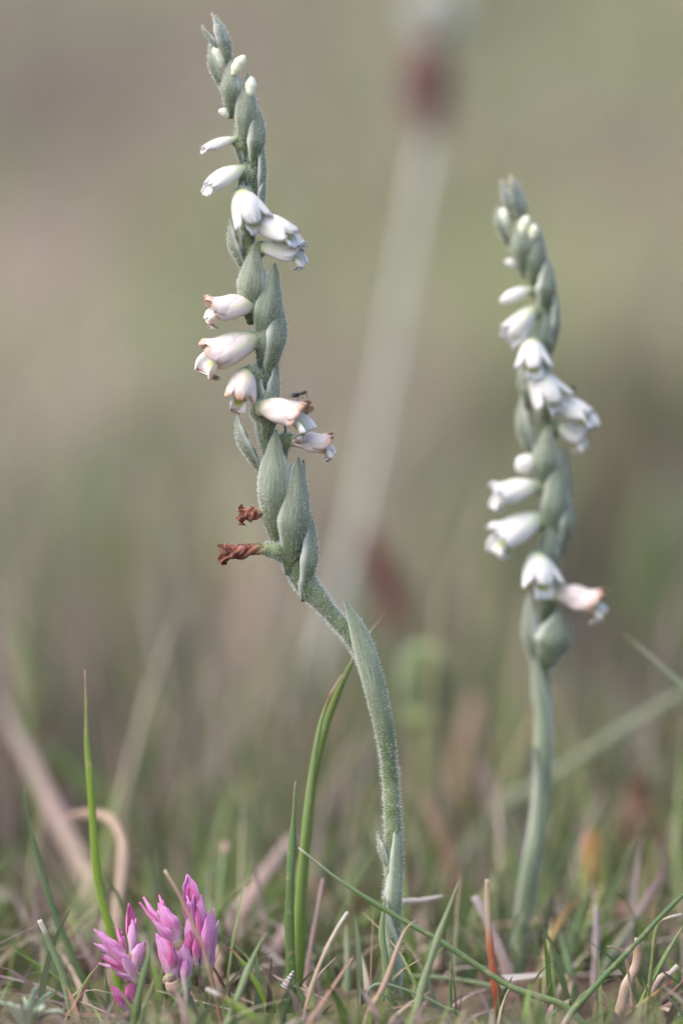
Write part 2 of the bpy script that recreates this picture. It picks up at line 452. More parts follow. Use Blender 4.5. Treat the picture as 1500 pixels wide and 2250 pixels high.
# dry litter lying between the blades
def litter(n):
    x, y = wedge(n, -.08, .30, .02); k = (np.abs(y + .002) > .016) | (rng.random(n) < .35); x, y = x[k], y[k]; n = len(x); z = gz(x, y) + rng.uniform(.0003, .004, n)
    a = rng.uniform(0, math.pi, n); L = rng.uniform(.003, .013, n); wd = rng.uniform(.0005, .0014, n); tl = rng.normal(0, .25, n)
    d = np.stack([np.cos(a), np.sin(a), tl], 1); s = np.stack([-np.sin(a), np.cos(a), rng.normal(0, .5, n)], 1); c = np.stack([x, y, z], 1)
    V = np.stack([c - d * (L / 2)[:, None] - s * (wd / 2)[:, None], c - d * (L / 2)[:, None] + s * (wd / 2)[:, None],
                  c + d * (L / 2)[:, None] + s * (wd / 2)[:, None] * .5, c + d * (L / 2)[:, None] - s * (wd / 2)[:, None] * .5], 1).reshape(-1, 3)
    pal = np.array([(.46, .33, .25), (.52, .42, .32), (.36, .22, .17), (.42, .25, .20), (.56, .48, .42), (.22, .14, .10)])
    C = np.repeat(pal[rng.integers(0, len(pal), n)] * rng.uniform(.35, .9, (n, 1)), 4, 0)
    F = np.arange(4 * n).reshape(-1, 4)
    tag(colored_mesh('dry_litter', V, F, C, GT), 'pinkish brown dead grass bits lying on the turf', 'litter')
litter(1300)

# ------------------------------------------------------------------ single grass blades that one can follow by eye
def with_root(pts, Y0, Y1):
    n = len(pts); out = []
    for i, (a, b) in enumerate(pts):
        yy = Y0 + (Y1 - Y0) * i / max(1, n - 1)
        out.append(P(a, b, yy))
    out = np.array(out)
    g = gz(out[:, 0], out[:, 1])
    keep = np.where(out[:, 2] > g + .0003)[0]
    if len(keep): out = out[keep[0]:]
    return out
def rooted(pts, Y0, Y1):
    """points from the foot to the tip; the foot is carried down into the turf"""
    o = with_root(pts, Y0, Y1)
    d = o[0] - o[1]; d = d / np.linalg.norm(d)
    h = o[0][2] - gz(o[0][0], o[0][1])
    d = nrmz(d * .6 + np.array([0, 0, -.4])); d[2] = min(d[2], -.35)
    k = (h + .002) / -d[2]
    return np.vstack([o[0] + d * k, o])

def blade(label, pts, wpx, stops, Y0=0., Y1=None, th=.9, name='grass_blade', cat='grass blade', tip=.12, face=(0, -1, .25), round_=False, root=True, group=None, flat=.8):
    Y1 = Y0 if Y1 is None else Y1
    wpx = wpx * (.84 if name == 'grass_blade' else 1)
    o = rooted(pts, Y0, Y1) if root else with_root(pts, Y0, Y1)
    n = 36; path = spline(o, n)
    jit = np.array([[mnoise.noise(Vector((q[0] * 160 + 7, q[2] * 160, k * 9.))) for k in range(3)] for q in path]) * S(wpx) * .16
    path = path + jit * np.linspace(0, 1, n)[:, None] ** .5
    wd = S(wpx, (Y0 + Y1) / 2) / 2 * prof(n, 0, .85, .25, 1., .7, .82, .93, min(max(tip * 1.6, .3), .72), 1, min(tip, .62))
    wd = wd * (1 + .07 * np.sin(np.linspace(0, 23, n) + wpx))
    if round_: geo = sweep(path, wd, 10, flat, bump=.12)
    else:
        geo = shell(path, np.asarray(face, float), wd * th / math.sin(min(th, 1.5)), th, .00016, 7)
    q = obj(name, geo, mat_blade('blade_' + str(len(bpy.data.materials)), stops), origin=path[0])
    return tag(q, label, cat, group)

G1, G2, G3, G4 = (.22, .33, .045), (.13, .21, .075), (.23, .30, .15), (.12, .20, .04)
TAN, PINK, WHT, BRN, RED, PUR = (.50, .38, .27), (.45, .28, .23), (.66, .58, .52), (.26, .13, .09), (.42, .085, .04), (.27, .10, .17)
def st(*a): return [(a[i], a[i + 1]) for i in range(0, len(a), 2)]

blade('tall bright green grass blade rising above the pink clover', [(245, 2060), (215, 1930), (203, 1780), (192, 1620), (187, 1472)], 25, st(0, G1, .7, G1, .93, (.28, .32, .13), 1, PINK), .004, .004, .7)
blade('thin blue-green grass blade with a fine point left of the clover', [(222, 2235), (150, 2080), (95, 1930), (62, 1790), (53, 1732)], 20, st(0, G2, 1, (.13, .19, .10)), .005, .005)
blade('pale green grass stub with a whitish cut end', [(165, 2250), (140, 2150), (105, 2060), (88, 2022)], 20, st(0, G3, .85, G3, .92, WHT, 1, WHT), -.004, -.004, tip=.7)
blade('long green grass blade whose thin reddish tip passes behind the tall orchid', [(655, 2220), (662, 2000), (672, 1850), (690, 1700), (722, 1570), (765, 1470), (808, 1400), (850, 1345)], 27, st(0, G1, .85, (.16, .23, .06), .94, (.3, .26, .16), 1, (.5, .24, .15)), .004, .007, 1.0, tip=.06)
blade('green grass blade with a brown withered tip leaning to the tall orchid', [(650, 2210), (656, 2000), (664, 1880), (680, 1740), (702, 1600), (725, 1530), (752, 1482)], 22, st(0, G1, .86, (.22, .30, .12), .92, (.22, .10, .05), 1, (.5, .38, .27)), .002, .005, .8, tip=.25)
blade('upright dark green grass blade beside the snail', [(640, 2215), (636, 2000), (642, 1850), (650, 1715)], 27, st(0, G4, .6, G2, 1, (.2, .28, .12)), 0, 0, .8)
blade('long smooth rush blade crossing low in front of the tall orchid', [(1255, 2222), (1200, 2196), (1130, 2172), (1060, 2130), (960, 2064), (850, 2002), (740, 1930), (655, 1863)], 15, st(0, WHT, .1, WHT, .14, (.16, .22, .09), .8, (.15, .22, .09), 1, (.3, .36, .25)), -.010, -.006, tip=.3, round_=True, cat='rush blade', name='rush_blade')
blade('straw-coloured dry stalk leaning right between the snail and tall orchid', [(655, 2252), (676, 2200), (702, 2120), (735, 2052), (764, 2003)], 11, st(0, PINK, .5, TAN, 1, WHT), -.012, -.010, tip=.8, round_=True, name='dry_stalk', cat='stalk')
blade('twisted tan dry blade with a bent tip in front of the orchid foot', [(812, 2222), (830, 2190), (850, 2148), (874, 2080), (892, 2040), (916, 2018)], 14, st(0, PINK, .6, (.48, .33, .26), 1, TAN), -.012, -.010, name='dry_grass_blade', tip=.1)
blade('soft grey-green grass blade slanting right of the orchid foot', [(908, 2250), (924, 2180), (960, 2062), (988, 1990), (1009, 1938)], 21, st(0, G3, 1, (.26, .31, .19)), -.014, -.012)
blade('small grey-green grass blade curled into a hook before the orchid foot', [(1010, 2228), (980, 2216), (932, 2192), (884, 2172), (844, 2162), (818, 2166), (806, 2186), (822, 2204)], 11, st(0, G3, .6, (.2, .27, .14), 1, (.3, .36, .28)), -.010, -.010, round_=True, tip=.6)
blade('dry grass blade orange-red below and tan above', [(1093, 2250), (1090, 2183), (1079, 2100), (1072, 2010), (1070, 1931)], 19, st(0, (.2, .06, .04), .3, RED, .58, (.46, .14, .07), .72, TAN, 1, TAN), .0, .002, tip=.6, name='dry_grass_blade')
blade('pale flat grass blade lying towards the red blade', [(1150, 2184), (1083, 2167), (1000, 2151), (900, 2145), (800, 2152)], 13, st(0, G3, 1, (.25, .3, .18)), .004, .010)
blade('firm dark green blade with a pale edge arching out to the right', [(1245, 2240), (1293, 2183), (1367, 2103), (1417, 2050), (1465, 2000), (1512, 1955)], 17, st(0, WHT, .22, (.5, .42, .36), .3, (.12, .2, .07), 1, (.1, .17, .07)), -.012, -.010, tip=.5, round_=True, flat=.7)
blade('broad grass blade with a purple tip behind the arching dark blade', [(1285, 2250), (1333, 2117), (1393, 2023), (1467, 1897)], 24, st(0, G3, .45, (.22, .24, .16), .75, (.34, .22, .24), 1, PUR), .012, .022)
blade('thick torn straw stalk among the right-hand grass', [(1347, 2255), (1373, 2177), (1396, 2117), (1400, 2060)], 27, st(0, TAN, .7, (.56, .42, .33), .9, (.36, .22, .15), 1, (.55, .46, .38)), -.006, -.006, tip=.55, round_=True, name='dry_stalk', cat='stalk')
blade('tiny hooked brown stem below the purple-tipped blade', [(1378, 2130), (1370, 2096), (1353, 2083), (1333, 2079)], 7, st(0, TAN, 1, PINK), -.009, -.010, round_=True, name='dry_stalk', cat='stalk', tip=.6)
blade('short olive blade branching right from the arching dark blade', [(1430, 2120), (1443, 2036), (1465, 2018), (1499, 2009)], 12, st(0, G2, .8, (.25, .26, .1), 1, WHT), -.008, -.008, tip=.6, round_=True)
blade('narrow mid-green blade parallel to the arching dark blade', [(1395, 2240), (1433, 2150), (1467, 2090), (1508, 2025)], 16, st(0, G1, 1, (.16, .24, .11)), -.004, .0)
blade('thin yellow-green blade with an orange point', [(1350, 2252), (1407, 2207), (1453, 2170), (1476, 2152)], 12, st(0, (.3, .29, .1), .75, (.34, .28, .1), .85, (.5, .17, .05), 1, (.42, .12, .05)), -.014, -.012)
blade('dark purplish brown dead stem leaning right', [(1420, 2232), (1450, 2204), (1467, 2190), (1508, 2148)], 19, st(0, BRN, .5, (.15, .08, .07), 1, (.2, .11, .1)), -.004, -.002, round_=True, name='dry_stalk', cat='stalk')
blade('knobbly pinkish dry sprig beside the purplish dead stem', [(1425, 2205), (1440, 2160), (1455, 2142), (1470, 2140), (1487, 2122)], 17, st(0, BRN, .5, PINK, 1, WHT), .0, .0, round_=True, name='dry_stalk', cat='stalk', tip=.6)
blade('upright dry lilac-grey blade with a square top', [(1300, 2250), (1303, 2183), (1308, 2100), (1310, 1990)], 18, st(0, PINK, .4, (.43, .34, .34), 1, (.46, .38, .38)), .010, .012, tip=.7, name='dry_grass_blade')
blade('small green blade standing in front of the clover heads', [(308, 2252), (325, 2193), (347, 2140)], 14, st(0, G2, 1, (.25, .28, .13)), -.016, -.016)
blade('dark green blade between the two clover heads', [(292, 2252), (312, 2160), (330, 2090), (338, 2060)], 20, st(0, G4, 1, (.17, .22, .12)), -.015, -.014)
blade('blue-green blade crossing the foot of the larger clover head', [(366, 2252), (396, 2186), (434, 2121)], 12, st(0, G2, 1, (.17, .24, .15)), -.018, -.018)
blade('whitish dry stem in front of the larger clover head', [(409, 2256), (409, 2186), (403, 2133)], 9, st(0, (.45, .36, .31), 1, WHT), -.018, -.018, round_=True, tip=.8, name='dry_stalk', cat='stalk')
blade('brown twig leaning across the larger clover head', [(452, 2100), (433, 2052), (414, 2010), (392, 1962), (362, 1913)], 10, st(0, BRN, .6, (.36, .2, .14), .92, PINK, 1, TAN), -.014, -.012, round_=True, name='twig', cat='twig', tip=.8)
blade('pale green grass blade leaning right of the larger clover head', [(500, 2252), (526, 2178), (556, 2104), (585, 2050)], 21, st(0, G3, 1, (.25, .31, .17)), -.016, -.014)
blade('green blade with an orange point leaning left to the clover', [(612, 2252), (580, 2195), (548, 2138), (520, 2100), (503, 2080)], 19, st(0, G1, .8, G1, .9, (.5, .24, .06), 1, (.42, .14, .05)), -.004, -.002)
blade('wide green leaf blade with a broken white and brown tip', [(590, 2262), (552, 2235), (500, 2200), (470, 2183), (453, 2174)], 30, st(0, (.15, .21, .05), .8, G1, .86, BRN, .92, WHT, 1, WHT), -.018, -.017, tip=.3)
blade('dark red-brown stem slanting down from the larger clover head', [(520, 2225), (508, 2197), (488, 2160), (468, 2124)], 9, st(0, BRN, 1, (.2, .08, .06)), .0, .0, round_=True, name='dry_stalk', cat='stalk', tip=.8)
blade('thin tan bent straw lying under the smaller clover head', [(228, 2256), (250, 2242), (277, 2226)], 7, st(0, PINK, 1, (.5, .3, .2)), -.019, -.019, round_=True, name='straw', cat='straw')
blade('broad limp straw leaf leaning left, pink above and yellow below', [(232, 2110), (212, 1975), (172, 1880), (115, 1775), (60, 1660), (-10, 1520)], 46, st(0, (.22, .21, .12), .3, (.29, .225, .17), .55, (.27, .19, .17), 1, (.24, .20, .18)), .035, .085, .5, name='straw_leaf', cat='straw', tip=.3)
blade('dry tan grass blade bent over in a loop', [(246, 2130), (256, 2010), (268, 1920), (268, 1850), (240, 1798), (190, 1786), (140, 1797)], 27, st(0, (.40, .30, .23), .4, (.37, .27, .21), 1, (.34, .22, .18)), .014, .032, .5, name='dry_grass_blade', tip=.5)
blade('thick pinkish straw slanting behind the green blade pair', [(488, 2080), (520, 2020), (575, 1930), (650, 1835)], 36, st(0, (.42, .27, .23), 1, (.44, .31, .27)), .02, .045, .6, name='straw_leaf', cat='straw', tip=.5)
blade('second pinkish straw lying lower behind the green blade pair', [(560, 2165), (600, 2090), (660, 2000)], 34, st(0, (.40, .26, .23), 1, (.42, .29, .26)), .014, .03, .6, name='straw_leaf', cat='straw', tip=.4)
blade('soft green stub with a pinkish cut top behind the clover', [(482, 2100), (484, 2000), (490, 1900), (494, 1850)], 26, st(0, G4, .85, (.12, .17, .07), .94, PINK, 1, PINK), .02, .03, tip=.8)
blade('thin mauve dry stem just right of the green blade pair', [(670, 2170), (682, 2080), (698, 2000), (710, 1930)], 12, st(0, PINK, 1, (.38, .26, .26)), .002, .008, name='dry_stalk', cat='stalk', tip=.5)
blade('pale grass blade with a tan point coming in beside the small orchid', [(1535, 1540), (1490, 1498), (1430, 1446), (1362, 1388)], 18, st(0, (.24, .3, .18), .8, (.3, .3, .18), 1, (.5, .3, .18)), .020, .022, root=False)
blade('long grey-green blade slanting up behind the small orchid', [(1080, 1800), (1220, 1700), (1370, 1600), (1540, 1500)], 32, st(0, (.21, .25, .15), 1, (.25, .28, .19)), .065, .06, th=.5, tip=.5)
blade('upright green blade far right beside the dark hollow', [(1492, 2060), (1488, 1900), (1492, 1750), (1497, 1600)], 24, st(0, (.2, .25, .09), 1, (.22, .26, .1)), .03, .04)
blade('whitish dry straw sticking out level from the orchid foot', [(880, 1981), (920, 1978), (973, 1969)], 13, st(0, WHT, 1, (.55, .49, .43)), .004, .006, root=False, name='straw', cat='straw', tip=.8)
blade('pale upright grass blade left of the orchid foot', [(765, 2215), (762, 2120), (760, 2025)], 18, st(0, G3, 1, (.26, .31, .2)), .004, .010)
blade('pale green leaf hugging the left of the orchid foot', [(852, 2200), (848, 2120), (838, 2050), (846, 1968)], 22, st(0, (.18, .25, .10), 1, (.3, .36, .2)), -.0035, -.003)
blade('slim dark green blade below the rush at the orchid foot', [(985, 2250), (990, 2150), (992, 2085)], 9, st(0, G2, 1, G2), -.004, -.004)
blade('green grass blade right of the small orchid foot', [(1270, 2230), (1252, 2140), (1228, 2050)], 26, st(0, G2, 1, (.18, .25, .12)), .008, .012)
blade('slim green blade rising beside the small orchid foot', [(1215, 2240), (1214, 2150), (1208, 2060)], 14, st(0, G1, 1, (.2, .26, .12)), .004, .008)
blade('dark red dry blade at the small orchid foot', [(1212, 2240), (1200, 2150), (1192, 2090)], 16, st(0, (.24, .08, .07), .7, PINK, 1, TAN), .006, .008, name='dry_grass_blade')
blade('pink-grey dead leaf slanting behind the red blade', [(1110, 2120), (1085, 2060), (1060, 2000), (1040, 1970)], 26, st(0, PINK, 1, (.46, .38, .38)), .010, .012, name='dry_grass_blade', tip=.6, th=.4)
blade('small orange dry blade beside the small orchid foot', [(1200, 2090), (1232, 2020), (1275, 1968)], 18, st(0, (.32, .26, .12), .6, (.38, .27, .1), 1, (.45, .2, .07)), .016, .022, name='dry_grass_blade')
blade('orange-brown upright dead leaf behind the small orchid', [(1308, 2010), (1304, 1930), (1298, 1830)], 42, st(0, (.32, .18, .06), 1, (.46, .17, .04)), .05, .055, .5, name='dead_leaf', cat='leaf', tip=.5)

# upright things further back, seen as soft shapes
def leafy(label, pts, wpx, stops, Y, name='dead_leaf', cat='leaf', th=.5, tip=.3, Y1=None):
    return blade(label, pts, wpx, stops, Y, Y if Y1 is None else Y1, th, name, cat, tip)
leafy('tan pointed dead leaf standing between the two orchids', [(1000, 1850), (1020, 1700), (1045, 1530)], 80, st(0, (.42, .33, .2), 1, (.40, .27, .2)), .11)
leafy('pale pink dead leaf low between the two orchids', [(1130, 1850), (1090, 1780), (1060, 1690)], 60, st(0, (.40, .30, .3), 1, (.42, .3, .3)), .08)
leafy('rusty dead leaf leaning beside the tall orchid foot', [(1000, 1930), (970, 1840), (930, 1740)], 38, st(0, (.36, .13, .08), 1, (.44, .3, .22)), .06)
leafy('yellow-green leaf between the two orchids', [(985, 1880), (970, 1780), (955, 1640)], 40, st(0, (.27, .3, .07), 1, (.3, .31, .09)), .09, 'green_leaf')
leafy('dark olive leaf standing far left behind the clover', [(300, 1420), (290, 1300), (285, 1120)], 90, st(0, (.13, .13, .04), 1, (.22, .2, .06)), .30, 'green_leaf')
leafy('brown arched dead leaf left behind the tall orchid', [(500, 1400), (470, 1220), (420, 1090), (340, 1080), (300, 1150)], 60, st(0, (.24, .17, .13), 1, (.26, .17, .12)), .28)
leafy('peach-coloured dead leaf close behind the tall orchid bend', [(560, 1420), (570, 1310), (560, 1200)], 75, st(0, (.52, .4, .3), 1, (.50, .38, .29)), .2)
leafy('mauve-brown dead leaf behind the tall orchid spike', [(720, 1330), (700, 1180), (690, 1050)], 80, st(0, (.30, .2, .17), 1, (.30, .2, .17)), .32)
leafy('fresh green leaf lying left behind the looped dry blade', [(260, 1790), (180, 1720), (90, 1640)], 60, st(0, (.10, .17, .04), 1, (.13, .2, .05)), .085, 'green_leaf')
leafy('pale grey-green leaf left of the tall orchid', [(420, 1560), (400, 1400), (395, 1290)], 100, st(0, (.26, .31, .2), 1, (.3, .34, .24)), .26, 'green_leaf')
leafy('pale grey-green leaf right of the tall orchid spike', [(760, 1500), (770, 1350), (765, 1200)], 80, st(0, (.26, .30, .2), 1, (.3, .33, .23)), .2, 'green_leaf')
leafy('brown dead leaf in the dark hollow right of the small orchid', [(1440, 1900), (1420, 1800), (1400, 1700)], 110, st(0, (.17, .08, .06), 1, (.2, .1, .075)), .075)
leafy('salmon dead leaf lying low right of the small orchid', [(1480, 2080), (1400, 2010), (1330, 2000)], 70, st(0, (.40, .2, .15), 1, (.40, .22, .17)), .04)
leafy('green tussock leaf right of the small orchid', [(1430, 1420), (1440, 1250), (1460, 1080)], 120, st(0, (.12, .17, .06), 1, (.15, .2, .08)), .28, 'green_leaf')
leafy('dark green leaf between the orchids behind the green bud', [(1110, 1300), (1110, 1160), (1090, 1040)], 100, st(0, (.13, .18, .07), 1, (.15, .2, .09)), .33, 'green_leaf')

# ------------------------------------------------------------------ plantains in the background
def plantain(label, stem_px, Y0, Y1, head, wst, whead, stemcol, headcols, top=None, group=None):
    o = rooted(stem_px, Y0, Y1); path = spline(o, 40)
    root = empty('plantain', path[0]); tag(root, label, 'plantain', group)
    obj('stem', sweep(path, S(wst, Y1) / 2, 10), mat_plain('plantain_stem', stemcol, tuple(c * .8 for c in stemcol), 200.), root)
    hp = spline(np.array([P(a, b, Y1) for a, b in head]), 24)
    m = mat_plain('plantain_head', headcols[0], headcols[1], 350., .8)
    core = sweep(hp, S(whead, Y1) / 2 * .72 * prof(24, 0, .3, .15, .95, .5, 1, .85, .85, 1, .25), 12, bump=.2)
    obj('seed_head', core, m, root)
    # scales of the seed head
    V = []; F = []; k = 0
    tg = nrmz(np.gradient(hp, axis=0))
    for i in range(240):
        a = i * 2.39996; u = (i + .5) / 240; q = hp[min(23, int(u * 24))]; t_ = tg[min(23, int(u * 24))]
        b_ = nrmz(np.cross(t_, [0, 1, .1])); c_ = np.cross(t_, b_)
        n_ = b_ * math.cos(a) + c_ * math.sin(a); s_ = np.cross(t_, n_)
        r = S(whead, Y1) / 2 * .7 * (1 - .75 * abs(u * 2 - 1) ** 2.5); L = S(whead, Y1) * .33; ww = L * .3
        V += [q + n_ * r * .8 - s_ * ww, q + n_ * r * .8 + s_ * ww, q + n_ * (r + L * .35) + t_ * L * .5 + s_ * ww * .7, q + n_ * (r + L * .5) + t_ * L, q + n_ * (r + L * .35) + t_ * L * .5 - s_ * ww * .7]
        F.append((k, k + 1, k + 2, k + 3, k + 4)); k += 5
    o2 = obj('scales', (np.array(V), F, np.zeros((len(V), 2))), mat_plain('plantain_scale', headcols[1], headcols[2], 300., .8), root); o2['kind'] = 'stuff'
    if top:
        tp, tw, tc = top
        c = P(*tp, Y1); V = []; F = []; k = 0; r0 = S(tw, Y1) / 2
        for i in range(260):
            d = nrmz(rng.normal(size=3) + np.array([0, 0, .2])); b = c + d * r0 * rng.uniform(.1, .55); e = c + d * r0 * rng.uniform(.75, 1.05)
            s_ = nrmz(np.cross(d, rng.normal(size=3))) * r0 * .09
            V += [b - s_, b + s_, e + s_, e - s_]; F.append((k, k + 1, k + 2, k + 3)); k += 4
        o3 = obj('stamen_tuft', (np.array(V), F, np.zeros((len(V), 2))), mat_plain('stamen', tc, tuple(x * .85 for x in tc), 300., transl=.3), root); o3['kind'] = 'stuff'
plantain('tall pale plantain stalk with brownish red head and whitish top, between the orchids', [(612, 1790), (645, 1660), (690, 1500), (745, 1300), (800, 1080), (870, 720), (915, 460), (938, 300)], .16, .22,
         [(944, 296), (940, 235), (934, 180), (934, 125)], 25, 122, (.40, .40, .35), [(.30, .20, .19), (.43, .25, .245), (.45, .29, .28)], ((958, 30), 140, (.62, .62, .57)))
plantain('short plantain with a reddish brown leaning head behind the sheath tip', [(960, 1700), (930, 1540), (905, 1430), (890, 1390)], .15, .15,
         [(888, 1390), (868, 1330), (840, 1260), (808, 1180)], 30, 62, (.22, .2, .12), [(.28, .07, .06), (.26, .085, .075), (.22, .08, .07)])
plantain('plump pale green plantain bud between the orchids', [(925, 1760), (930, 1680), (932, 1600)], .085, .085,
         [(932, 1600), (932, 1550), (930, 1500), (928, 1450)], 26, 118, (.2, .24, .08), [(.30, .37, .13), (.36, .43, .22), (.42, .48, .3)])

# ------------------------------------------------------------------ orchids
class Orchid:
    def __init__(s, label, spine, Yb, seed):
        s.Y = Yb
        pts = np.array([P(a, b, Yb) for a, b, _ in spine]); rad = np.array([S(c * (.76 if b > 1300 else .9), Yb) / 2 for _, b, c in spine])
        base = pts[0].copy(); base[2] = gz(base[0], base[1]) - .0015
        pts = np.vstack([base, pts]); rad = np.r_[rad[0], rad]
        q = spline(np.c_[pts, rad], 150)
        s.path, s.rad = q[:, :3], q[:, 3]
        s.root = empty('orchid', base); tag(s.root, label, 'orchid')
        s.hairy = []
        g = sweep(s.path, s.rad, 18, bump=.16, bs=700.)
        obj('stem', g, STEMM, s.root); s.hairy.append((g, .8, 1.0))
    def axis(s, py):
        z = P(750, py, s.Y)[2]; i = int(np.argmin(np.abs(s.path[:, 2] - z))); return s.path[i], s.rad[i]
    def leaf(s, base, tip, wpx, phi, bulge=.5, mat=None, th=1.42, name='bract', hair=.38, ov=True, tipdy=0., shift=0., wp=None, n=26, thick=.00022):
        """bract facing the azimuth phi (90 = towards the photographer, 0 = right, 180 = left)"""
        a = R(phi); nv_ = np.array([math.cos(a), -math.sin(a), .12])
        ax, r = s.axis(base[1])
        y0 = s.Y - math.sin(a) * (r * .8) - shift
        base = (base[0], base[1] + .24 * (base[1] - tip[1]))
        y1 = s.Y - math.sin(a) * (r * .9 + S(wpx) * .22) + tipdy - shift
        p0, p2 = P(*base, y0), P(*tip, y1)
        pm = (p0 * .52 + p2 * .48) + nv_ * S(wpx) * bulge * 1.25
        path = spline([p0, (p0 * .5 + pm * .5) + nv_ * S(wpx) * bulge * .15, pm, (pm * .45 + p2 * .55) + nv_ * S(wpx) * bulge * .22, p2], n)
        if wp is None: wp = prof(n, 0, .26, .2, .66, .46, 1., .68, .88, .87, .46, 1, .06)
        thv = th * prof(n, 0, 1.15, .5, 1., 1, .75)
        wd = S(wpx * (1.08 if name == 'bract' else 1), s.Y) / 2 * wp * thv / np.sin(np.minimum(thv, 1.45))
        rip = lambda u, v: S(1.6) * np.sin(u * 17 + phi) * np.abs(v) ** 2 + S(1.0) * np.cos(v * 9.)
        g = shell(path, nv_, wd, thv, thick, 11, rip)
        o = obj(name, g, mat or B_FRESH, s.root); s.hairy.append((g, hair, .7))
        if ov:
            op = path - nv_ * S(wpx, s.Y) * .36
            k = slice(1, int(n * .8)); m_ = len(op[k])
            gg = sweep(op[k], S(wpx, s.Y) * .29 * prof(m_, 0, .06, .5, 1, .8, .8, 1, .2), 12, bump=.12)
            obj('ovary', gg, OVARY, s.root); s.hairy.append((gg, .6, .8))
        return o
    def bud(s, base, tip, wpx, dy=0., y=0., mat=None):
        p0, p1 = P(*base, s.Y + y), P(*tip, s.Y + y + dy)
        mid = (p0 + p1) / 2 + np.array([0, 0, S(wpx) * .12])
        g = sweep(spline([p0, mid, p1], 20), S(wpx, s.Y) / 2 * prof(20, 0, .45, .35, .95, .65, 1., .9, .62, 1, .12), 12, bump=.10, bs=1200.)
        return obj('bud', g, mat or BUD, s.root)
    def pod(s, p0px, p1px, wpx, y0=0., y1=0.):
        g = sweep(spline([P(*p0px, s.Y + y0), P(*p1px, s.Y + y1)], 16), S(wpx, s.Y) / 2 * prof(16, 0, .6, .5, 1, 1, .75), 12, bump=.12)
        obj('ovary', g, OVARY, s.root); s.hairy.append((g, .7, .8))
    def flower(s, base, tip, dy=-.002, y=0., wide=1., age=0, spread=.06, roll=0., gape=1., lipdrop=1., crumple=0., sep=(1, 1), withered=False, hoodlen=1., lipw=1., calm=False):
        p0, p1 = P(*base, s.Y + y), P(*tip, s.Y + y + dy)
        X = p1 - p0; L = np.linalg.norm(X); X = X / L
        upv = np.array([0, -.15, 1.]); Z = nrmz(upv - (upv @ X) * X); Yv = np.cross(Z, X)
        if abs(X[2]) > .75:
            upv = np.array([0, -1., .25]); Z = nrmz(upv - (upv @ X) * X); Yv = np.cross(Z, X)
        c_, s_ = math.cos(roll), math.sin(roll); Z, Yv = Z * c_ + Yv * s_, Yv * c_ - Z * s_
        W = L * wide * 1.10
        def loc(a): a = np.asarray(a, float); return p0 + a[:, :1] * X * L + a[:, 1:2] * Yv * W + a[:, 2:3] * Z * W
        sd = rng.uniform(0, 9)
        def rp(amp, f=6.):
            def q(u, v):
                e = np.clip(u - .55, 0, 1) / .45
                return L * (0 if calm else .05) * e ** 2 + L * amp * e * (np.sin(v * f + sd) * .6 + np.sin(v * f * 2.3 + u * 9 + sd * 2) * .4) + L * crumple * np.sin(u * 13 + v * 4 + sd) * (.4 + u)
            return q
        n = 22; mp, ml = (WITHER, WITHER) if withered else (PETAL[age], LIP[age])
        # hood: upper sepal and petals grown together
        hp = spline(loc([(0, 0, 0.03), (.22, 0, .15), (.5, 0, .23), (.78 * hoodlen, 0, .20), (1.0 * hoodlen, 0, .17 + .05 * gape)]), n)
        hw = W * prof(n, 0, .36, .22, .46, .55, .50, .82, .50, .94, .40, 1, .20); hth = prof(n, 0, 2.4, .3, 2.1, .6, 1.75, .85, 1.35, 1, 1.0)
        def ragged(g, amp):
            V_, F_, U_ = g; V_ = V_.copy()
            e = np.clip(U_[:, 0] - .68, 0, 1) / .32; v = U_[:, 1] * 2 - 1
            d = amp * e * (np.cos(v * 9.2 + sd) * .5 + np.cos(v * 17 + sd * 3) * .35 + np.cos(v * 31 + sd * 5) * .25)
            V_ += X[None] * (L * d)[:, None]; return V_, F_, U_
        if calm:
            hp = spline(loc([(0, 0, 0.03), (.22, 0, .17), (.5, 0, .25), (.78, 0, .20), (1.0, 0, .07)]), n)
            hw = W * prof(n, 0, .24, .25, .38, .55, .41, .8, .35, .93, .24, 1, .08); hth = prof(n, 0, 2.4, .3, 1.75, .6, 1.5, .85, 1.4, 1, 1.2)
        hood = ragged(shell(hp, Z, hw, hth, L * .016, 19, rp(.016 if calm else .045)), .05 if calm else .10)
        f = obj('flower', hood, mp, s.root)
        ax_, r_ = s.axis(base[1] + 34)
        g = sweep(spline([ax_, ax_ * .45 + p0 * .55 - np.array([0, 0, .0002]), p0 + X * L * .10 + Z * W * .06], 16), W * .19 * prof(16, 0, .7, .5, 1., .85, .85, 1, .5), 12, bump=.14)
        obj('ovary', g, OVARY, s.root); s.hairy.append((g, .7, .8))
        s.hairy.append((hood, .10, .45))
        for k, sg in enumerate((1, -1)):
            if not sep[k]: continue
            sp = spline(loc([(.03, sg * .10, .02), (.3, sg * .25, .05), (.62, sg * (.29 + spread * .6), .01), (.92, sg * (.27 + spread * 1.4), -.04)]) * 1.0, n)
            g = shell(sp, Yv * sg + Z * .45, W * prof(n, 0, .10, .3, .22, .65, .24, .88, .19, .97, .12, 1, .05), .95, L * .016, 9, rp(.026, 5.)); g = ragged(g, .06)
            obj('sepal', g, mp, f)
        lp = spline(loc([(.06, 0, -.04), (.3, 0, -.16), (.6, 0, -.19), (.82, 0, -.20 - .06 * lipdrop), (.98, 0, -.24 - .16 * lipdrop), (1.0, 0, -.26 - .30 * lipdrop)]), n + 6)
        nl = len(lp)
        lw = W * lipw * prof(nl, 0, .14, .3, .34, .6, .36, .85, .40, .96, .32, 1, .2); lth = prof(nl, 0, 2.0, .4, 1.7, .65, 1.45, .85, 1.1, 1, .8)
        tgl = nrmz(np.gradient(lp, axis=0)); nn = nrmz(np.cross(tgl, np.broadcast_to(Yv, tgl.shape)))
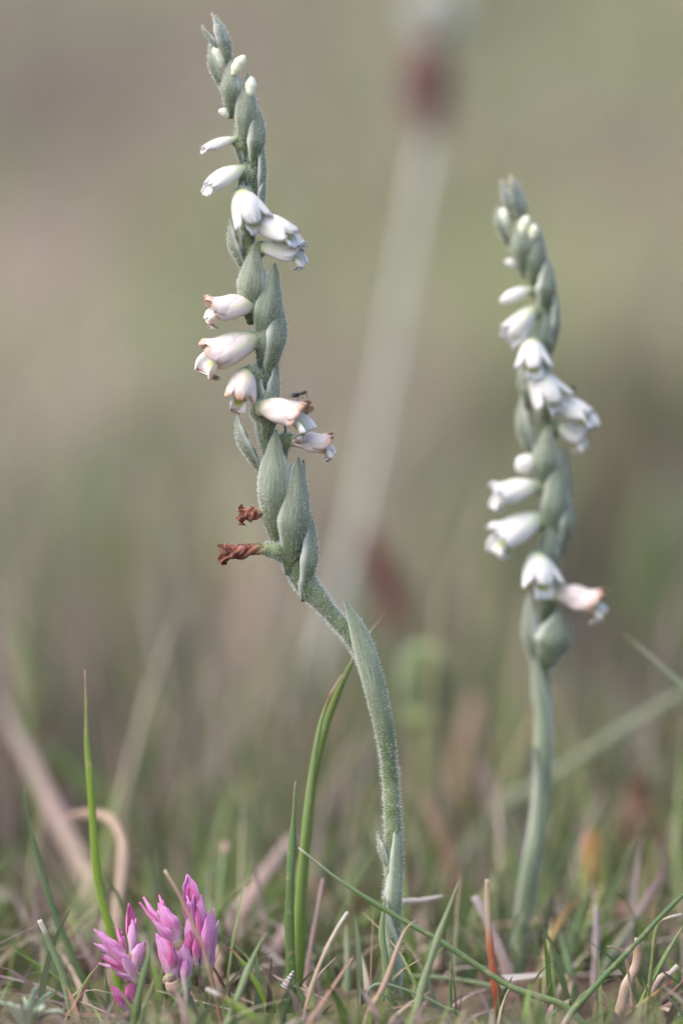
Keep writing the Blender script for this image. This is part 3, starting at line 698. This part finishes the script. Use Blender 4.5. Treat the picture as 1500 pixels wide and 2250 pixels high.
        nn = np.where((nn @ Z)[:, None] > .35, -nn, nn); ref = np.where((np.sum(nn * -Z, 1) < -.2)[:, None], -nn, nn)
        def frill(u, v):
            e = np.clip(u - .6, 0, 1) / .4
            return L * .05 * e * np.abs(v) ** .7 * np.sin(v * 14 + u * 11 + sd) + L * crumple * np.sin(u * 15 + v * 5 + sd)
        g = ragged(shell(lp, nn if (nn[3] @ -Z) > 0 else -nn, lw, lth, L * .014, 21, frill), .07)
        obj('lip', g, ml, f)
        return f
    def hairs(s, dens, lmin, lmax):
        B, D, Nn = [], [], []
        for (V, F, U), d, ls in s.hairy:
            q = np.array([f for f in F if len(f) == 4]); a, b, c, e = (V[q[:, i]] for i in range(4))
            nr = np.cross(c - a, e - b); ar = np.linalg.norm(nr, axis=1) / 2; nr = nr / np.maximum(ar[:, None] * 2, 1e-15)
            if (a * nr * ar[:, None]).sum() < 0: nr = -nr
            N = rng.poisson(ar.sum() * 1e6 * dens * d)
            if N == 0: continue
            i = rng.choice(len(q), N, p=ar / ar.sum())
            u, v = rng.random((2, N, 1))
            p = (a[i] * (1 - u) + b[i] * u) * (1 - v) + (e[i] * (1 - u) + c[i] * u) * v
            nn = nr[i]
            B.append(p); D.append(nn); Nn.append(np.full(N, ls))
        return np.vstack(B), np.vstack(D), np.concatenate(Nn)
    def grow(s, dens=11, lmin=.00018, lmax=.00042):
        p, nn, ls = s.hairs(dens, lmin, lmax); N = len(p)
        # outward side: away from the nearest stem point
        kp = (p[:, 2] > P(750, 1560, s.Y)[2]) | (rng.random(N) < .42); p, nn, ls = p[kp], nn[kp], ls[kp]; N = len(p)
        d = nrmz(nn + rng.normal(0, .28, (N, 3)) + np.array([0, 0, .12]))
        L = rng.uniform(lmin, lmax, N)[:, None] * ls[:, None]
        t = nrmz(np.cross(d, rng.normal(size=(N, 3)))); b = np.cross(d, t); r = .000015
        V = np.stack([p - nn * .00003 + t * r, p - nn * .00003 + (-.5 * t + .87 * b) * r, p - nn * .00003 + (-.5 * t - .87 * b) * r, p + d * L + t * r * .5, p + d * L + (-.5 * t + .87 * b) * r * .5, p + d * L + (-.5 * t - .87 * b) * r * .5], 1).reshape(-1, 3)
        k = (np.arange(N) * 6)[:, None]
        F = np.concatenate([np.c_[k, k + 1, k + 4, k + 3], np.c_[k + 1, k + 2, k + 5, k + 4], np.c_[k + 2, k, k + 3, k + 5]])
        o = colored_mesh('hairs', V, F, None, HAIR, parent=s.root)

A = Orchid('tall orchid with a bent stem and spiral of white flowers, brown withered ones lowest',
  [(864, 2180, 44), (862, 2050, 46), (864, 1900, 50), (862, 1780, 48), (852, 1660, 48), (835, 1560, 50), (806, 1460, 48), (768, 1395, 46), (716, 1335, 50), (668, 1275, 58), (640, 1215, 58), (622, 1130, 44), (604, 1030, 38), (582, 950, 38), (576, 870, 40), (586, 780, 44), (580, 690, 40), (562, 610, 34), (546, 530, 32), (548, 440, 40), (553, 350, 36), (543, 275, 28), (524, 200, 22), (506, 140, 18), (492, 90, 14), (478, 50, 8)], 0., 1)
# sheathing leaves of the stem
def sheath(s, py0, py1, tip, wpx, phi, tipw=.6, mat=None, ty=-.0012):
    a = R(phi); nv_ = np.array([math.cos(a), -math.sin(a), .0])
    ps = []; k = 5
    for py in np.linspace(py0, py1, k):
        ax, r = s.axis(py); ps.append(ax + nv_ * (r - .00006 + .0002 * min(1, len(ps) / 3)))
    e = P(*tip, s.Y + ty); l = ps[-1]
    d = nrmz(ps[-1] - ps[-2]); g_ = np.linalg.norm(e - l)
    ps += [l + d * g_ * .35 * .6 + (e - l) * .35 * .4 + nv_ * S(wpx) * .06, (l + d * g_ * .7) * .35 + (l + (e - l) * .7) * .65 + nv_ * S(wpx) * .05, e]
    n = 44; path = spline(ps, n)
    Rr = np.array([np.interp(q[2], s.path[:, 2], s.rad) for q in path]) - .00006 + .0002 * np.clip(np.linspace(0, 1, n) * 5, 0, 1)
    tot = np.linalg.norm(np.diff(np.array(ps), axis=0), axis=1); f0 = tot[:k - 1].sum() / tot.sum(); u = np.linspace(0, 1, n)
    x_ = np.clip((u - f0 * .55) / (1 - f0 * .55), 0, 1); x_ = x_ * x_ * (3 - 2 * x_)
    th = 2.5 * (1 - x_) + .9 * x_
    wfree = S(wpx, s.Y) / 2 * np.clip((1 - u) / (1 - f0), 0, 1) ** tipw * 1.25 + S(2)
    wd = (Rr * th) * (1 - x_) + wfree * x_
    g = shell(path, nv_, wd, th, .00016, 15, lambda u, v: S(1.3) * np.sin(v * 12 + u * 7) * .6)
    obj('sheath_leaf', g, mat or B_PALE, s.root); s.hairy.append((g, .22, .75))
sheath(A, 1670, 1550, (757, 1320), 122, 72, .95)
sheath(A, 2150, 1880, (852, 1745), 46, 20, ty=.0005)
sheath(A, 2200, 2060, (846, 1975), 44, 150)
A.leaf((856, 1905), (826, 1826), 30, 160, .2, B_PALE, 1.2, 'sheath_leaf', .5, False)
# bracts from the foot of the spike upward
for b, t, wd, ph, bu in [((668, 1285), (682, 1128), 54, 30, .35), ((636, 1215), (655, 1004), 72, 75, .35), ((640, 1190), (668, 1010), 40, 10, .30), ((604, 1150), (606, 944), 78, 110, .35), ((600, 1090), (628, 935), 40, 40, .25),
                         ((566, 1010), (522, 905), 46, 165, .42), ((604, 866), (606, 770), 26, 20, .25), ((592, 800), (612, 648), 62, 35, .35), ((572, 745), (604, 578), 62, 80, .35), ((548, 680), (562, 538), 66, 112, .35),
                         ((534, 575), (508, 478), 40, 165, .40), ((572, 420), (574, 305), 32, 15, .30), ((560, 345), (562, 225), 50, 40, .35), ((540, 310), (544, 160), 50, 92, .35), ((506, 235), (512, 126), 48, 118, .38), ((488, 178), (463, 85), 32, 160, .45),
                         ((594, 900), (604, 800), 40, 35, .3), ((560, 480), (580, 385), 34, 20, .3), ((560, 880), (546, 800), 34, 150, .3), ((532, 350), (518, 268), 26, 155, .3), ((540, 450), (528, 372), 28, 160, .3), ((622, 1170), (604, 1060), 46, 140, .3),
                         ((586, 950), (596, 846), 46, 70, .3), ((566, 900), (560, 800), 42, 125, .3), ((576, 790), (588, 680), 48, 95, .3), ((542, 500), (546, 400), 40, 95, .25)]:
    A.leaf(b, t, wd, ph, bu, n=24)
for b, t, wd, ph, bu, sh in [((506, 128), (466, 26), 40, 40, .40, .0), ((492, 112), (442, 56), 18, 150, .30, .0008), ((496, 110), (478, 52), 20, 95, .3, .001)]:
    A.leaf(b, t, wd, ph, bu, B_TIP, ov=False, shift=sh, name='young_bract')
A.bud((486, 150), (474, 92), 26, y=-.0006); A.bud((512, 165), (538, 122), 26, y=-.0016); A.bud((548, 220), (553, 168), 26, y=-.0014); A.bud((508, 258), (480, 243), 20, dy=-.0006, mat=PETAL[0])
# flowers: left, front and right by turns
A.pod((545, 330), (512, 308), 24, -.0005, -.0008); A.pod((550, 400), (526, 372), 26, -.0004, -.001)
A.flower((524, 302), (443, 326), -.0008, -.001, .50, spread=.0, lipdrop=.05, calm=True)
A.flower((540, 366), (450, 408), -.0014, -.0012, .72, spread=.03, lipdrop=.15, calm=True)
A.flower((524, 416), (562, 494), -.0030, -.0020, .95, spread=.09, roll=-.45, lipdrop=.1, lipw=.55, calm=True)
A.flower((540, 476), (652, 514), -.0024, -.0018, .72, spread=.05, roll=-.1, lipdrop=.2, calm=True)
A.flower((570, 538), (664, 556), -.0014, -.0010, .85, spread=.02, lipdrop=.5)
A.flower((566, 664), (458, 680), -.0012, -.0008, .92, age=1, spread=.02, lipdrop=.35)
A.flower((570, 736), (450, 782), -.0018, -.0010, .88, age=1, spread=.04, lipdrop=.6, roll=.15)
A.flower((540, 808), (528, 884), -.0030, -.0018, .95, age=2, spread=.06, lipdrop=.5, roll=.2, lipw=.6, calm=True)
A.flower((562, 888), (672, 912), -.0022, -.0022, .85, age=3, spread=.03, crumple=.012, lipdrop=1.)
A.flower((634, 962), (726, 976), -.0006, -.0010, .85, age=3, spread=.0, crumple=.012, lipdrop=.5)
A.pod((606, 970), (640, 962), 30, -.0006, -.0010)
A.pod((595, 1130), (575, 1120), 22, .0, -.0004)
A.flower((580, 1126), (528, 1128), -.0006, -.0004, 1.0, spread=.3, crumple=.05, withered=True, lipdrop=.6)
A.pod((630, 1215), (580, 1204), 40, -.001, -.0014)
A.flower((588, 1202), (488, 1216), -.0008, -.0014, .55, spread=.03, crumple=.035, withered=True, lipdrop=.4)
A.grow(42, .0002, .0005)

B = Orchid('smaller straight orchid with fresh white flowers, standing behind and to one side',
  [(1140, 2110, 40), (1152, 2000, 44), (1166, 1900, 46), (1180, 1800, 46), (1190, 1700, 48), (1194, 1600, 48), (1191, 1500, 50), (1194, 1430, 46), (1204, 1370, 44), (1206, 1270, 42), (1214, 1160, 40), (1222, 1080, 40), (1210, 1000, 36), (1196, 930, 34), (1190, 850, 34), (1194, 760, 36), (1204, 690, 34), (1192, 620, 28), (1172, 560, 22), (1152, 500, 18), (1132, 440, 14), (1118, 395, 8)], .0205, 2)
sheath(B, 1800, 1560, (1170, 1440), 48, 130)
sheath(B, 2040, 1800, (1172, 1640), 46, 60)
for b, t, wd, ph, bu in [((1178, 1450), (1162, 1295), 52, 150, .38), ((1196, 1450), (1232, 1335), 84, 70, .35), ((1236, 1190), (1244, 1065), 50, 25, .35), ((1212, 1170), (1226, 1000), 60, 75, .35), ((1192, 1060), (1204, 935), 64, 105, .35), ((1168, 985), (1146, 868), 50, 160, .40),
                         ((1160, 880), (1140, 790), 34, 165, .3), ((1212, 750), (1222, 640), 36, 20, .3), ((1194, 670), (1202, 566), 52, 50, .35), ((1172, 610), (1180, 488), 48, 80, .35), ((1150, 585), (1144, 472), 52, 112, .38), ((1116, 525), (1093, 448), 34, 160, .42),
                         ((1190, 900), (1197, 790), 42, 90, .25), ((1198, 1250), (1210, 1140), 46, 95, .3), ((1186, 780), (1198, 680), 42, 95, .3), ((1200, 1350), (1204, 1240), 46, 95, .25), ((1222, 1120), (1240, 980), 52, 50, .3)]:
    B.leaf(b, t, wd, ph, bu, n=24)
for b, t, wd, ph, bu, sh in [((1152, 485), (1120, 380), 40, 45, .38, 0.), ((1128, 470), (1100, 392), 26, 130, .35, .0006), ((1136, 465), (1122, 398), 20, 95, .3, .001)]:
    B.leaf(b, t, wd, ph, bu, B_TIP, ov=False, shift=sh, name='young_bract')
B.bud((1112, 505), (1104, 456), 24, y=-.0006); B.bud((1146, 520), (1158, 474), 24, y=-.0016); B.bud((1170, 530), (1172, 492), 26, y=-.0016); B.bud((1140, 588), (1108, 574), 20, dy=-.0006, mat=PETAL[0])
B.pod((1186, 650), (1160, 638), 22, -.0004, -.0008)
B.bud((1168, 636), (1097, 664), 28, dy=-.001, y=-.0008, mat=PETAL[0])
B.flower((1176, 672), (1120, 742), -.0012, -.0012, .75, spread=.10, lipdrop=.3, calm=True)
B.flower((1166, 742), (1174, 812), -.0042, -.0016, .82, spread=.14, lipdrop=.2, lipw=.6, calm=True)
B.flower((1168, 812), (1225, 886), -.0034, -.0020, .88, spread=.12, roll=-.4, lipdrop=.2, lipw=.6, calm=True)
B.flower((1196, 880), (1300, 908), -.0020, -.0016, .75, spread=.02, lipdrop=.4, calm=True)
B.flower((1222, 930), (1284, 962), -.0008, -.0006, 1.0, spread=.05, lipdrop=.8)
B.bud((1178, 1012), (1134, 1034), 42, dy=-.0008, y=-.0004, mat=PETAL[0])
B.flower((1188, 1060), (1085, 1088), -.0012, -.0008, .82, spread=.04, lipdrop=.3)
B.flower((1192, 1130), (1085, 1182), -.0018, -.0010, .88, spread=.06, lipdrop=.5)
B.flower((1172, 1212), (1200, 1290), -.0042, -.0014, .92, spread=.12, lipdrop=.25, lipw=.6, calm=True)
B.flower((1206, 1296), (1322, 1324), -.0018, -.0018, .75, age=3, spread=.04, crumple=.015, lipdrop=.8)
B.grow(24, .0002, .0005)

# ------------------------------------------------------------------ pink clover heads
def mat_floret(name, tipc, mid):
    m = M(name); u, v, uvv = m.uv()
    mp = m.n('ShaderNodeMapping'); m.l(uvv, mp.inputs[0]); mp.inputs['Scale'].default_value = (2, 16, 1)
    s_ = m.noise(1.5, mp.outputs[0], 2)
    c = m.mix(m.step(u, .35, .85), mid, tipc)
    c = m.mix(m.math('MULTIPLY', m.step(s_, .48, .64), .55), c, (.80, .62, .74))
    c = m.mix(m.step(u, .5, .12), c, (.80, .64, .68))
    return m.finish(c, .5, .3, .15, .3, bump=s_, bdist=.0001)
FL = [mat_floret('floret_lilac', (.62, .22, .52), (.66, .22, .44)), mat_floret('floret_magenta', (.58, .08, .32), (.64, .16, .38)), mat_floret('floret_pale', (.64, .30, .56), (.70, .44, .58))]
CALYX = mat_plain('calyx', (.36, .22, .20), (.24, .26, .12), 600., .7, .1, .4)
CST = mat_plain('clover_stalk', (.15, .2, .07), (.24, .18, .12), 400., .6, .1, .2)
def clover(label, foot, centre, Y, florets):
    base = P(*foot, Y); base[2] = gz(base[0], base[1]) - .001
    root = empty('clover', base); tag(root, label, 'clover', None)
    c = P(*centre, Y)
    obj('stalk', sweep(spline([base, (base + c) / 2 + np.array([.0008, 0, 0]), c], 16), S(11), 8), CST, root)
    obj('receptacle', sweep(spline([c - np.array([0, 0, .0012]), c + np.array([0, 0, .0010])], 10), S(18) / 2 * prof(10, 0, .4, .5, 1, 1, .3), 10, bump=.2), CALYX, root)
    rr = random.Random(int(foot[0])); more = []
    for b, t, wd, k, dy in florets:
        for q in range(1):
            more.append(((b[0] + rr.uniform(-12, 12), b[1] + rr.uniform(-6, 10)), (t[0] + rr.uniform(-20, 20), t[1] + rr.uniform(4, 40)), wd * rr.uniform(.5, .75), rr.choice((0, 1, 2, 2)), dy + rr.uniform(-.0015, .002)))
    for b, t, wd, k, dy in florets + more:
        wd *= 1.16
        p0, p1 = P(*b, Y + dy * .5), P(*t, Y + dy)
        ax = nrmz(p1 - p0); L = np.linalg.norm(p1 - p0)
        outw = np.array([p1[0] - c[0], -.0015 + (0.003 if dy > 0 else 0), 0]); outw = nrmz(outw + np.array([0, -.0012, 0]))
        n = 20
        path = spline([p0, p0 * .55 + p1 * .45 + outw * L * .07, p1], n)
        rip = lambda u, v: L * .012 * np.sin(v * 5 + u * 8)
        ban = shell(path, outw, S(wd, Y) / 2 * 1.5 * prof(n, 0, .45, .3, .8, .55, 1, .82, .62, 1, .08), prof(n, 0, 2.2, .5, 1.5, 1, .9), .00012, 9, rip)
        f = obj('floret', ban, FL[k], root)
        inn = -outw
        for sg in (1, -1):
            sv = nrmz(np.cross(ax, outw)) * sg
            wp_ = spline([p0, p0 * .6 + p1 * .4 + inn * L * .06 + sv * S(wd) * .14, p0 * .28 + p1 * .72 + inn * L * .12 + sv * S(wd) * .2], n)
            obj('wing_petal', shell(wp_, sv + inn * .3, S(wd, Y) / 2 * .62 * prof(n, 0, .4, .6, 1, .9, .7, 1, .2), .8, .00011, 6), FL[2 if k != 1 else 0], f)
        q = p0 - ax * L * .16
        obj('calyx', sweep(spline([q, p0 + ax * L * .16], 10), S(wd, Y) / 2 * prof(10, 0, .4, .6, .72, 1, .6), 9, bump=.15), CALYX, f)
clover('smaller pink clover head with spread lilac and magenta florets', (288, 2262), (288, 2190), -.003,
       [((286, 2130), (207, 2042), 34, 0, -.001), ((276, 2108), (257, 2036), 22, 1, .001), ((293, 2104), (283, 1984), 26, 1, .001), ((296, 2134), (318, 2068), 30, 2, -.001),
        ((306, 2150), (240, 2078), 26, 0, -.003), ((300, 2160), (272, 2100), 24, 2, -.004), ((280, 2232), (246, 2166), 32, 1, -.003), ((296, 2216), (288, 2160), 28, 1, -.003), ((302, 2140), (300, 2050), 24, 0, .002), ((282, 2150), (225, 2096), 24, 0, .000)])
clover('larger pink clover head with long upright florets, a brown twig across it', (415, 2262), (412, 2190), -.005,
       [((378, 2074), (315, 1971), 28, 0, .002), ((390, 2082), (347, 1984), 44, 0, -.001), ((362, 2010), (349, 1966), 16, 1, .002), ((388, 2170), (343, 2052), 56, 0, -.003), ((376, 2150), (372, 2068), 30, 1, -.004),
        ((436, 2076), (412, 1921), 38, 0, .001), ((448, 2090), (442, 1966), 24, 0, -.001), ((448, 2144), (469, 1996), 38, 0, -.001), ((430, 2128), (438, 2050), 20, 1, -.003), ((420, 2110), (420, 2010), 26, 2, .0), ((452, 2160), (478, 2040), 26, 0, .001), ((410, 2170), (404, 2075), 30, 2, -.003), ((400, 2150), (384, 2040), 28, 0, .001)])

# ------------------------------------------------------------------ small grey-green rosette
def rosette():
    Y = -.016; c = P(62, 2262, Y); c[2] = gz(c[0], c[1])
    root = empty('rosette_plant', c); tag(root, 'small downy grey-green leaf rosette at the foot of the pale stub', 'plant')
    m = mat_plain('downy_leaf', (.20, .26, .15), (.32, .37, .26), 700., .7, .12, .5)
    for tx, ty, wd, dy in [(12, 2222, 40, -.002), (86, 2180, 34, .0), (116, 2196, 32, .001), (50, 2206, 34, .001), (40, 2232, 44, -.004), (100, 2232, 40, -.004), (-20, 2215, 36, .0), (140, 2240, 36, -.001)]:
        t = P(tx, ty - 16, Y + dy); b = c + np.array([0, 0, .0006]); mid = (b + t) / 2 + np.array([0, 0, .001])
        ou = nrmz(np.array([t[0] - c[0], dy * .3, -.5 * abs(t[0] - c[0])]) + np.array([0, -.0006, 0]))
        n = 18
        obj('leaf', shell(spline([b, mid, t], n), ou, S(wd) / 2 * prof(n, 0, .3, .55, 1, .85, .7, 1, .1), .9, .0003, 9), m, root)
rosette()

# ------------------------------------------------------------------ flies and snail
BLK = mat_plain('fly_body', (.012, .011, .012), (.03, .028, .03), 2500., .3, 0, 0, .5)
WING = M('fly_wing').finish((.035, .03, .03), .4, .3, 0, .3)
def fly(label, head, tail, Y):
    h, t = P(*head, Y), P(*tail, Y); ax = nrmz(h - t); L = np.linalg.norm(h - t)
    root = empty('fly', (h + t) / 2); tag(root, label, 'fly')
    upv = nrmz(np.array([0, -.3, 1.]) - (np.array([0, -.3, 1.]) @ ax) * ax); sv = np.cross(ax, upv)
    n = 22
    obj('body', sweep(spline([t, (t + h) / 2 + upv * L * .05, h], n), L * .13 * prof(n, 0, .15, .3, 1, .5, .8, .56, .55, .72, 1.05, .83, .5, .92, .75, 1, .25), 10), BLK, root)
    for sg in (1, -1):
        b = h * .65 + t * .35 + upv * L * .1; e = t + upv * L * .16 + sv * sg * L * .2 - ax * L * .12
        obj('wing', shell(spline([b, (b + e) / 2 + upv * L * .04, e], 12), upv, L * .09 * prof(12, 0, .2, .6, 1, 1, .3), .3, L * .008, 6), WING, root)
        for k in range(3):
            b = h * (.75 - .12 * k) + t * (.25 + .12 * k) - upv * L * .08; kn = b + sv * sg * L * .2 + upv * L * .02 + ax * L * (.12 - .12 * k); e = kn - upv * L * .2 + sv * sg * L * .08 + ax * L * (.06 - .08 * k)
            obj('leg', sweep(spline([b, kn, e], 9), L * .026, 5), BLK, root)
fly('tiny black fly perched on a pinkish flower of the tall orchid', (674, 860), (640, 874), -.0042)
fly('tiny dark fly at the edge of a white flower on the small orchid', (1262, 868), (1254, 846), .0195)

def snail():
    Y = -.0032
    a, b = P(630, 2172, Y), P(645, 2133, Y); root = empty('snail', a); tag(root, 'tiny grey banded pointed snail shell on the green grass blade', 'snail')
    ax = nrmz(b - a); L = np.linalg.norm(b - a); n = 60; u = np.linspace(0, 1, n)
    r = S(15) * (1 - u) ** .75 * (1 + .14 * np.abs(np.sin(u * math.pi * 5.5)) - .07) + S(1.)
    r[0] *= .5; r[1] *= .85
    m = M('snail_shell'); uu, v, _ = m.uv()
    wv = m.step(m.math('SINE', m.math('MULTIPLY', uu, 34.)), -.3, .5)
    obj('shell', sweep(a + ax * (u * L)[:, None], r, 16), m.finish(m.mix(wv, (.10, .09, .085), (.33, .31, .29)), .4, .4), root)
    obj('foot', sweep(spline([a - ax * L * .12 + np.array([.0002, .0004, 0]), a + ax * L * .25 + np.array([.0002, .0008, 0])], 10), S(9) * prof(10, 0, .3, .5, 1, 1, .3), 8), mat_plain('snail_foot', (.2, .18, .15), (.28, .25, .2)), root)
snail()
